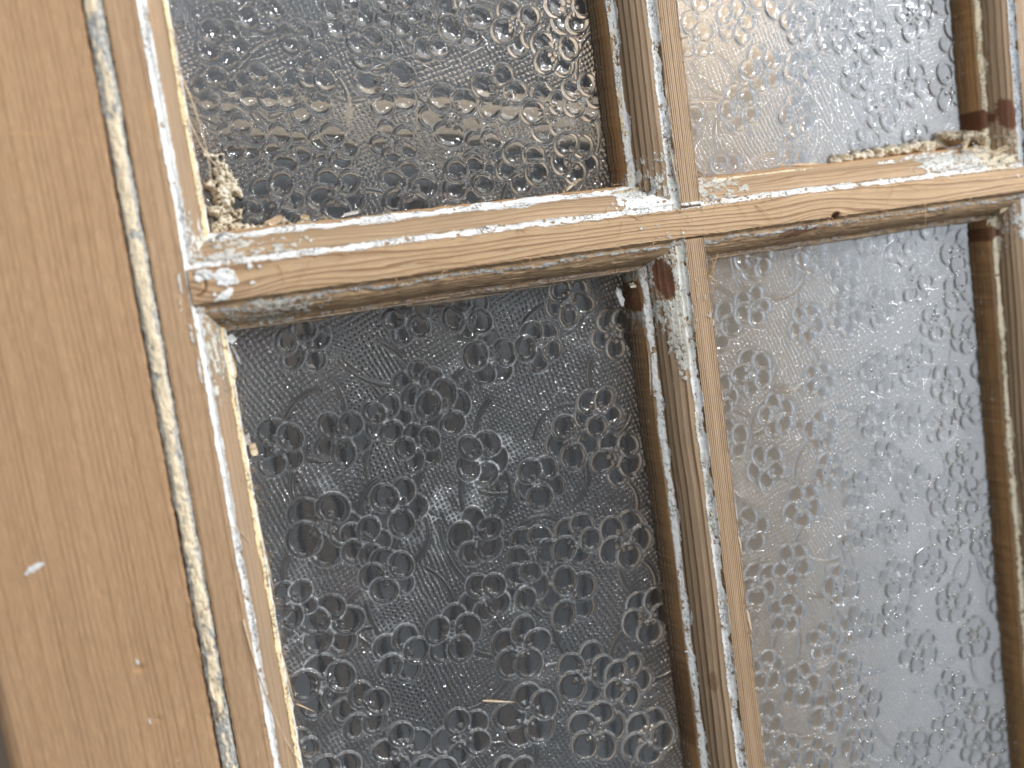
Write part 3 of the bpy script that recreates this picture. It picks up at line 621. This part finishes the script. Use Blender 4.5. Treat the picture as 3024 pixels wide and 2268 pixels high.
pane('glass_pane', 4.5, 126, 9.0, 84, random_flowers(3, 128, 8, 86, 5), 37, GL_R, 'hazy upper pane right of the middle bar', st=.27, filmf=haze_r)
pane('glass_pane', 4.5, 126, -235, -8.5, random_flowers(3, 128, -236, -6, 9), 41, GL_R, 'hazy lower pane right of the middle bar', st=.27, filmf=haze_r)

# ------------------------------------------------------------------ lumps, flakes, splinters, fibres
def blob(name, pts, mat, parent, seed, rr=1.0, base=GZ, lift=1.0):
    """crumbling putty: a height patch over a free outline made of overlapping lumps"""
    P = np.array([(x, y) for x, y, r, h in pts]); x0, y0 = P.min(0) - 5; x1, y1 = P.max(0) + 5
    st = .22; xs = np.arange(x0, x1, st); ys = np.arange(y0, y1, st); X, Y = np.meshgrid(xs, ys)
    Xn = X + 2.0 * fbm2(X * .4, Y * .4, seed, 5); Yn = Y + 2.0 * fbm2(X * .4, Y * .4, seed + 5, 5)
    H = np.full_like(X, -3.)
    for x, y, r, h in pts:
        d = np.hypot(Xn - x, Yn - y) / r
        H = np.maximum(H, h * np.minimum(1, 2.2 * np.clip(1 - d, 0, 1)) - 3.0 * (d > 1))
    H = H + (1.1 * fbm2(X * .5, Y * .5, seed + 7, 6) + .8 * (.5 - np.abs(fbm2(X * .9, Y * .9, seed + 8, 4)) * 2.2)) * (H > -2) - 1.6 * sstep(.32, .5, fbm2(X * .45, Y * .45, seed + 11, 3)) * (H > -2)
    Z = base + H * lift; Z = np.maximum(Z, base - 2)
    ny, nx = X.shape; V = np.stack([X, Y, Z], -1).reshape(-1, 3); F = grid_faces(ny, nx, True)
    keep = (Z.ravel()[F] > base - 1.2).any(1); F = F[keep]
    used = np.unique(F); mp = -np.ones(len(V), int); mp[used] = np.arange(len(used))
    return mesh_from(name, V[used], mp[F], mat, parent)
blob('old_putty', [(-129.5, 33.5, 1.6, 1.5), (-130.0, 30.5, 2.0, 2.6), (-131.8, 34.5, 1.4, 2.0), (-129.0, 27.0, 3.1, 3.0), (-127.0, 24.6, 2.9, 2.6), (-130.5, 23.6, 3.0, 3.4), (-129.8, 20.0, 2.6, 3.2),
                   (-127.4, 18.6, 2.0, 2.6), (-130.3, 16.2, 2.8, 3.0), (-127.6, 14.8, 2.2, 2.6), (-132.5, 27, 2.0, 3.6), (-133, 20, 2.2, 4.4), (-133, 14.5, 2.2, 4.4)], CHALK, door, 501)['label'] = 'crumbling lump of pale putty'
blob('old_putty', [(67 + 2.6 * i, 13.9 + .12 * i, 1.9, 2.2) for i in range(6)] + [(84 + 2.5 * i, 14.6 + .05 * i, 2.1, 2.8) for i in range(12)], CHALK, door, 511)['label'] = 'whitish bead of putty lying along the foot of the right pane'
blob('old_putty', [(12, 16, 1.6, 3), (14.2, 14.8, 1.3, 2), (12.2, 18.5, 1.0, 1.6)], DUSTY, door, 521)
blob('old_putty', [(-132.5 + 2.1 * i, 13.8, 1.25, 3.0 + .6 * math.sin(i)) for i in range(12)], CHALK, door, 531)
blob('old_putty', [(112 + 1.5 * i, 17 - .25 * i, 2.1, 6 + 1.0 * i) for i in range(6)], CHALK, door, 541)

def plate(name, outline, center, normal_tilt, thick, mat, parent=None, curl=0.0, seed=0, rot=0.0):
    """a torn flake: irregular outline, curled, with real thickness"""
    n = len(outline); rings = 5; V = []; Fq = []
    O = np.array(outline, float)
    for side in (1, -1):
        for k in range(rings + 1):
            f = k / rings
            for (x, y) in O * max(f, .02):
                z = side * thick / 2 + curl * (x * x) + .12 * noise2(np.array([x * .9]), np.array([y * .9]), seed)[0]
                V.append((x, y, z))
    V = np.array(V); c = (rings + 1) * n
    for s in range(2):
        for k in range(rings):
            for i in range(n):
                j = (i + 1) % n; q = [s * c + k * n + i, s * c + k * n + j, s * c + (k + 1) * n + j, s * c + (k + 1) * n + i]
                Fq.append(q if s else q[::-1])
    for i in range(n):
        j = (i + 1) % n; Fq.append([rings * n + i, rings * n + j, c + rings * n + j, c + rings * n + i])
    Rm = (Matrix.Rotation(rot, 3, 'Z') @ Matrix.Rotation(normal_tilt[0], 3, 'X') @ Matrix.Rotation(normal_tilt[1], 3, 'Y'))
    V = V @ np.array(Rm).T
    o = mesh_from(name, V, Fq, mat, parent, smooth_=False)
    o.location = Vector(center) * MM
    return o
def torn(w, h, n=14, seed=0, rough=.22):
    rs = random.Random(seed); out = []
    for i in range(n):
        a = 6.2832 * i / n; c, s = math.cos(a), math.sin(a); k = 1 / max(abs(c), abs(s)) ** .7
        q = 1 + rs.uniform(-rough, rough); out.append((w / 2 * c * k * q, h / 2 * s * k * q))
    return out
def tube(name, paths, mat, parent=None, sides=4):
    """many tapered strands in one mesh; paths: list of (points, r0, r1)"""
    V, Fq = [], []
    for pts, r0, r1 in paths:
        P = np.array(pts, float); n = len(P); T = np.gradient(P, axis=0); T /= np.linalg.norm(T, axis=1)[:, None] + 1e-9
        up = np.array([0, 0, 1.]); b0 = len(V)
        for k in range(n):
            s = np.cross(T[k], up); s /= np.linalg.norm(s) + 1e-6; t2 = np.cross(s, T[k]); r = r0 + (r1 - r0) * k / (n - 1)
            for q in range(sides):
                a = 6.2832 * q / sides; V.append(P[k] + r * (math.cos(a) * s + .6 * math.sin(a) * t2))
        for k in range(n - 1):
            for q in range(sides):
                q2 = (q + 1) % sides; Fq.append([b0 + k * sides + q, b0 + k * sides + q2, b0 + (k + 1) * sides + q2, b0 + (k + 1) * sides + q])
    return mesh_from(name, V, Fq, mat, parent)
def arc_pts(p0, p1, sag=(0, 0, 0), n=12, wob=.0, seed=0):
    rs = np.random.RandomState(seed); t = np.linspace(0, 1, n)[:, None]
    P = np.array(p0) * (1 - t) + np.array(p1) * t + np.array(sag) * 4 * t * (1 - t)
    if wob: P = P + wob * np.cumsum(rs.randn(n, 3), 0) * .3
    return P

# fine fuzz along the torn edges of every bar
rs = random.Random(4)
def fuzz(name, gen, n, parent, lo=1.0, hi=4.5, r=.075):
    paths = []
    for i in range(n):
        p, d = gen(rs); L = rs.uniform(lo, hi) * (1 if rs.random() < .85 else 2.2)
        d = np.array(d) + np.array([rs.gauss(0, .5), rs.gauss(0, .5), rs.gauss(0, .35)]); d /= np.linalg.norm(d)
        c = np.array([rs.gauss(0, .35), rs.gauss(0, .35), rs.gauss(0, .2)]) * L * .4
        paths.append((arc_pts(p, np.array(p) + d * L, c, 7, .06, i), r * rs.uniform(.6, 1.5), r * .3))
    o = tube(name, paths, FIBRE, parent, 3); o['kind'] = 'stuff'; return o
fuzz('wood_fibres', lambda r: ((r.uniform(-140, 128), r.choice([4.0, 4.3, -4.3, 13.2]), -.1), (r.choice([-1, 1]) * 1.0, -.5, .15)) if r.random() < .7 else ((r.uniform(-138, -8), -12.4, -17), (1, -.15, .2)), 260, door)
fuzz('wood_fibres', lambda r: ((r.choice([-3.6, 3.4, 3.5]), r.uniform(-150, 60), -.3), (.1, -1, .1)), 170, door, .8, 3.0, .07)
fuzz('wood_fibres', lambda r: ((-135.5 + r.uniform(-.3, .5), r.uniform(-135, 70), -16.5 + r.uniform(-1, 5)), (.35, -1, .2)), 230, door, 1.0, 4.0, .08)
fuzz('wood_fibres', lambda r: ((r.choice([-155.9, -151.1]) + r.gauss(0, .15), r.uniform(-125, 75), .15), (r.choice([-1, 1]) * .3, -1, .2)), 190, door, .6, 2.0, .05)
fuzz('wood_fibres', lambda r: ((-16.2 + r.uniform(-.2, .3), r.uniform(-150, 65), -17), (-.4, -1, .1)), 90, door, .5, 2.0, .05)
fuzz('wood_fibres', lambda r: (r.choice([(-134, 12, -8), (-12, 9, -8), (113, 11, -10), (9, 12, -9), (8, -10, -8), (-13, -11, -8)]) + np.array([r.gauss(0, 1.8), r.gauss(0, 1.4), r.gauss(0, .9)]), (r.gauss(0, 1), r.gauss(0, 1), .4)), 150, door, 1, 4.5, .07)
# distinct loose strands still hanging from the wood
S = []
S.append((arc_pts((-136.2, 55, -12), (-130.5, 31, -14.5), (-1.8, -2, 1.2), 16, .05, 1), .28, .16))
S.append((arc_pts((-136.5, 57, -11), (-133.0, 25, -9), (1.6, -1, .5), 16, .05, 2), .30, .10))
for q_ in S: tube('loose_strand', [q_], SLIV, door, 5)
tube('loose_strand', [(arc_pts((-144.5, -85, .3), (-135.8, -130, -6), (-1.2, -3, 1.8), 22, .06, 3), .32, .14), (arc_pts((-143.8, -60, .2), (-138.2, -73, -6.5), (1.0, 1.4, 1.2), 12, .05, 4), .14, .1)], SLIV, door, 5)
for q_ in ([(arc_pts((10.0, -16.6, -11), (12.2, -9.6, -7.5), (-.5, 0, 1.5), 10, .08, 5), .42, .16), (arc_pts((10.3, -15.6, -12), (13.6, -11.2, -10.5), (.8, .8, .5), 10, .1, 6), .25, .1),
                      (arc_pts((10.0, -16.8, -11.3), (12.8, -21.4, -13), (.6, 0, 1), 10, .12, 7), .36, .16), (arc_pts((9.5, -10, -9), (9.6, -20, -11), (1.2, 0, 1), 10, .12, 8), .2, .1),
    (arc_pts((22, 2.5, .3), (27.5, -3.2, .3), (.3, .3, .6), 9, .04, 9), .16, .07), (arc_pts((15, 4.2, .3), (18.5, -1.2, .3), (.5, 0, .5), 9, .04, 10), .1, .05), (arc_pts((75, 4, .3), (71, -2.5, .2), (0, .5, .5), 8, .04, 11), .1, .06), (arc_pts((76, 3.6, .3), (84, .4, .2), (0, .5, .4), 8, .04, 12), .1, .06),
                      (arc_pts((-112, 3.6, .3), (-117.5, -2.6, .3), (.5, .6, .7), 9, .05, 13), .12, .06), (arc_pts((-104, 3.8, .3), (-110, 3.9, .8), (0, .9, .5), 9, .05, 14), .12, .06), (arc_pts((-121, 3.5, .3), (-120.2, -2, .3), (.5, 0, .4), 8, .05, 15), .14, .06),
                      (arc_pts((-85, -1, .2), (-68, -3.4, .2), (0, .4, .6), 10, .04, 16), .12, .05), (arc_pts((-152, -79.5, .6), (-157.5, -83.5, .5), (0, 1, .6), 10, .04, 17), .16, .09)]): tube('loose_strand', [q_], FIBRE, door, 5)
# long split sliver under the rail
def sliver(name, p0, p1, w, t, mat, parent=None, bend=0., seed=0):
    n = 16; tt = np.linspace(0, 1, n); P0, P1 = np.array(p0, float), np.array(p1, float); d = (P1 - P0) / np.linalg.norm(P1 - P0)
    s = np.cross(d, [0, 0, 1.]); s /= np.linalg.norm(s); V = []; F = []
    rr = np.random.RandomState(seed)
    for k, q in enumerate(tt):
        c = P0 + (P1 - P0) * q + np.array([0, 0, bend * 4 * q * (1 - q)]); ww = w * (1 - q ** 1.6) * min(1, .35 + 3 * q) / 2 + .02; ww *= 1 + .15 * rr.randn()
        for a, b in ((-1, -.5), (-.4, .5), (.5, .45), (1, -.4)): V.append(c + s * a * ww + np.array([0, 0, b * t * (1 - .7 * q)]))
    for k in range(n - 1):
        for a in range(4): b = (a + 1) % 4; F.append([k * 4 + a, k * 4 + b, k * 4 + 4 + b, k * 4 + 4 + a])
    F.append([0, 1, 2, 3]); F.append([(n - 1) * 4 + i for i in (3, 2, 1, 0)])
    return mesh_from(name, V, F, mat, parent, smooth_=False)
sliver('split_sliver', (-86, -12.2, -13.8), (-54.5, -13.0, -12.5), 1.7, .5, SLIV, door, .8, 1)
sliver('split_sliver', (-128, -11.8, -15), (-104, -12.8, -15.0), 1.0, .4, SLIV, door, .3, 2)
sliver('split_sliver', (-3.7, 40, -.3), (-3.0, 20, .2), .9, .4, SLIV, door, -.5, 3)
sliver('split_sliver', (-3.6, 12, -.3), (-4.6, 24, -.9), .9, .4, SLIV, door, .2, 4)
sliver('split_sliver', (-15.4, -50, -10), (-15.2, -36, -8.6), .9, .4, SLIV, door, .2, 5)
# paint curling off at the corners, still attached
plate('paint_curl', torn(5.5, 2.6, 14, 5, .3), (-8.8, 10.2, -3.6), (.5, .1), .3, GREYF, door, .05, 1, -.1)
plate('paint_curl', torn(9.5, 1.6, 14, 6, .3), (-16.6, 11.4, -7.2), (.5, 0), .5, CHALK, door, .0, 2, .06)
plate('paint_curl', torn(6.0, 1.3, 14, 7, .3), (-128, 8.6, -3.2), (.6, 0), .4, GREYF, door, .02, 3, .03)
plate('paint_curl', torn(2.6, 6.0, 14, 8, .3), (-20.0, -19.4, -13.5), (.2, .5), .35, WHITE, door, .10, 4, .35)
plate('paint_curl', torn(3.0, 1.5, 12, 9, .3), (-16.8, -16.2, -10.5), (.3, .3), .35, CHALK, door, .1, 5, -.4)
plate('paint_curl', torn(2.2, 2.6, 12, 10, .3), (-134.6, -14.0, -10.5), (.3, .2), .35, WHITE, door, .08, 6, .4)
plate('paint_curl', torn(1.0, 5.0, 12, 11, .3), (-133.8, -18.5, -14), (.1, .5), .3, GREYF, door, .1, 7, .3)
plate('paint_curl', torn(1.4, 8.0, 12, 12, .3), (-135.6, -20.0, -10.5), (.1, .4), .3, CREAM, door, .1, 8, .1)
for i, (x, y, z, w, h, ti, r_) in enumerate([(112, 13.5, -7, 5, 2, (.5, .3), .3), (116, 11.5, -5, 6, 1.6, (.6, 0), -.5), (118.5, 15, -8, 3.5, 2.0, (.2, .7), .8), (114, 16.5, -10, 3, 2.4, (.9, .1), 1.1), (121.5, 9.6, -3, 9, 1.6, (.4, .1), .28), (124, 7.4, -2, 8, 1.0, (.2, .1), .1),
                                             (119, 8, -3, 6, .9, (.7, .1), .2), (112, -8, -5, 2, 3.6, (.3, .4), .1), (124, -9.5, -4, 8, 1.2, (.5, 0), .35), (121, -12.5, -8, 7, 1.5, (.6, .2), .25), (110, 17.5, -13, 4, 1.6, (.5, .3), -.5)]):
    plate('paint_curl', torn(w, h, 14, 30 + i, .35), (x, y, z), ti, .4, (CREAM, CHALK, CREAM, DUSTY)[i % 4], door, .06, 40 + i, r_)
for i in range(60):       # flakes standing off the paint lines
    k = rs.random()
    if k < .45: c = (rs.uniform(-128, 118), rs.choice([4.9, 5.3, 11.2, 12.2]), -1.2); c = (c[0], c[1], -1.3 if c[1] < 6 else -7.4)
    elif k < .75: c = (rs.choice([-4.3, -5.0, -14.0, -15.0]), rs.uniform(-140, 60), -1.2); c = (c[0], c[1], -1.2 if c[0] > -6 else -8.0)
    else: c = (-136.9 + rs.uniform(-.4, .4), rs.uniform(-120, 66), -8.2)
    w = rs.uniform(.5, 1.7)
    plate('paint_chip', torn(w, w * rs.uniform(.35, .7), 9, 160 + i, .35), c, (rs.gauss(0, .5), rs.gauss(0, .5)), .25, rs.choice([CREAM, CHALK, WHITE, WHITE]), door, .05, i, rs.uniform(0, 6))
for i in range(46):       # crumbs of paint caught in the corners
    c = rs.choice([(-133, 11.5, -7.2), (-131, 9.5, -5), (-136.5, 9, -4), (115, 14, -9), (11, 11, -8), (-13, 10, -7)]); w = rs.uniform(.5, 1.5)
    plate('paint_chip', torn(w, w * rs.uniform(.5, .9), 9, 60 + i, .3), (c[0] + rs.gauss(0, 2.0), c[1] + rs.gauss(0, 1.3), c[2] + rs.gauss(.4, .7)), (rs.gauss(0, .6), rs.gauss(0, .6)), .3, rs.choice([CREAM, CHALK, CHALK, WHITE, GREYF]), door, .05, i, rs.uniform(0, 6))

# loose things lying on the glass
t = sliver('wood_splinter', (-80.2, -132.6, GZ + .75), (-70.0, -135.9, GZ + 1.0), 1.1, .5, SLIV, None, .1, 21)
tag(t, 'pale pointed splinter lying on the dark lower left pane near the bottom', 'splinter')
t = sliver('wood_splinter', (-133.6, -117.8, GZ + .7), (-129.0, -121.5, GZ + .9), .5, .3, SLIV, None, .1, 22)
tag(t, 'tiny pale splinter on the dark lower left pane beside the left stile', 'splinter')
t = plate('paint_flake', [(-.9, -1.6), (0, -1.75), (.95, -1.6), (1.0, 0), (1.15, 1.5), (.2, 1.75), (-.8, 1.6), (-1.0, .2)], (-133.4, -44.6, GZ + 1.5), (.15, .25), .45, CREAM, None, .03, 71, .12)
tag(t, 'square cream paint flake on the dark glass against the left stile', 'paint flake')
t = plate('paint_flake', torn(1.3, 2.8, 12, 72, .3), (-134.4, -41.6, GZ + 1.9), (.2, -.3), .4, WHITE, None, .06, 72, .1)
tag(t, 'ragged white paint flake just above the square cream flake by the left stile', 'paint flake')
t = plate('paint_flake', torn(.9, .75, 8, 73, .15), (-125.6, 3.4, .45), (0, .1), .35, WHITE, None, .0, 73, .3)
tag(t, 'small white chip resting on the face of the horizontal rail near its left end', 'paint flake')
for i, (x, y, w, h, lab) in enumerate([(-118.0, 15.2, 6.0, 2.0, 'curled tan flake beside the putty lump, foot of the upper left pane'),
                                       (-109.5, 15.4, 2.4, 1.3, 'small cream flake just right of the curled tan flake, foot of upper left pane'),
                                       (-30.0, 15.6, 8.0, .9, 'thin curved brownish flake at the foot of the upper left pane, near the middle bar'),
                                       (-97.0, 15.0, 5.0, 1.0, 'pale strip of paint along the foot of the upper left pane')]):
    t = plate('paint_flake', torn(w, h, 14, 80 + i, .3), (x, y, GZ + 1.6), (.35, .1), .3, (SLIV, CREAM, CHALK, WHITE)[i], None, .03, 80 + i, (.2, -.4, .45, .12)[i])
    tag(t, lab, 'paint flake')

# ------------------------------------------------------------------ what lies behind the glass
def board(name, x0, x1, y0, y1, z0, z1, mat, bev=1.5):
    import bmesh
    bm = bmesh.new(); bmesh.ops.create_cube(bm, size=1)
    for v in bm.verts: v.co = Vector(((x0 + x1) / 2 + v.co.x * (x1 - x0), (y0 + y1) / 2 + v.co.y * (y1 - y0), (z0 + z1) / 2 + v.co.z * (z1 - z0))) * MM
    bmesh.ops.bevel(bm, geom=bm.edges[:], offset=bev * MM, segments=2, affect='EDGES')
    me = bpy.data.meshes.new(name); bm.to_mesh(me); bm.free(); me.materials.append(mat)
    o = bpy.data.objects.new(name, me); COL.objects.link(o); return o
def back_wood(name, a, b):
    T = NT(name); co = T.n('ShaderNodeTexCoord').outputs['Object']
    f = T.noise(T.vec(co, (300, 20, 300)), 1, 4); c = T.mix(f, a, b); T.l(c, T.b.inputs['Base Color']); T.b.inputs['Roughness'].default_value = .7
    return T.m
TAN = back_wood('rough_timber', (.55, .40, .26), (.70, .53, .36))
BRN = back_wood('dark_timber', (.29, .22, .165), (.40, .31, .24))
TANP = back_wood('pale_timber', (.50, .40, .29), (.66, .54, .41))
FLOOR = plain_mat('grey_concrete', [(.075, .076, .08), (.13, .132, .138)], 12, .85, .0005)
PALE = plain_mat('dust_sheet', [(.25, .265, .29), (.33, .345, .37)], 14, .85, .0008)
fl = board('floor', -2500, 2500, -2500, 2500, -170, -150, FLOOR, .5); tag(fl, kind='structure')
t = board('timber_plank', 27, 97, -420, 300, -100, -78, TAN, 2); tag(t, 'tan timber plank seen through the panes right of the middle bar', 'plank')
t = board('band_batten', -330, 40, 36.0, 52.5, -99, -80, TANP, 3); t.rotation_euler = (0, 0, -.075); tag(t, 'pale batten added to imitate a reflected band in the upper left pane', 'batten')  # added batten, stands in for a reflected band in the glass
t = board('hardboard_sheet', 99, 520, -520, 300, -120, -110, PALE, 1); tag(t, 'pale grey sheet seen through the far right of the hazy panes', 'sheet')


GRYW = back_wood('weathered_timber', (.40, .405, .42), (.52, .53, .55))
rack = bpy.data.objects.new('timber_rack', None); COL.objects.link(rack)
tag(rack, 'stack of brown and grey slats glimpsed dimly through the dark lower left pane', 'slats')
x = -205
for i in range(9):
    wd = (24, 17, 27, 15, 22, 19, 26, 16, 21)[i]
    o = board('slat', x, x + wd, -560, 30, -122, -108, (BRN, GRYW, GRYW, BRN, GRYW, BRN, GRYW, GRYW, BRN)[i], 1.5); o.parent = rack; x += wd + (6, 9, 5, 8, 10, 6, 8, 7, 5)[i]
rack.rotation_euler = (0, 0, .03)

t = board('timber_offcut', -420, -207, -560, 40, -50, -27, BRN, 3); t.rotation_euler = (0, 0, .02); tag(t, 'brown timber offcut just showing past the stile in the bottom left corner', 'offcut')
sliver('split_sliver', (-60, -12.0, -15.5), (-36, -12.9, -15.2), .9, .4, SLIV, door, .5, 6)
sliver('split_sliver', (22, -11.2, -15.5), (58, -12.6, -15.0), 1.0, .4, SLIV, door, .5, 7)
sliver('split_sliver', (106, -11.6, -15.5), (76, -12.6, -15.2), .8, .4, SLIV, door, .4, 8)
sliver('split_sliver', (-136.0, -60, -12), (-134.6, -84, -14), .9, .4, SLIV, door, .5, 9)
sliver('split_sliver', (-136.0, -98, -11), (-134.4, -116, -13), .8, .4, SLIV, door, .5, 10)
sliver('split_sliver', (3.3, -96, -.4), (4.2, -104, -.6), 1.1, .4, SLIV, door, .2, 11)
sliver('split_sliver', (3.3, -120, -.4), (4.4, -129, -.5), 1.3, .4, SLIV, door, .2, 12)
sliver('split_sliver', (60, 13.0, -15), (40, 14.6, -14.6), 1.2, .4, SLIV, door, .4, 13)
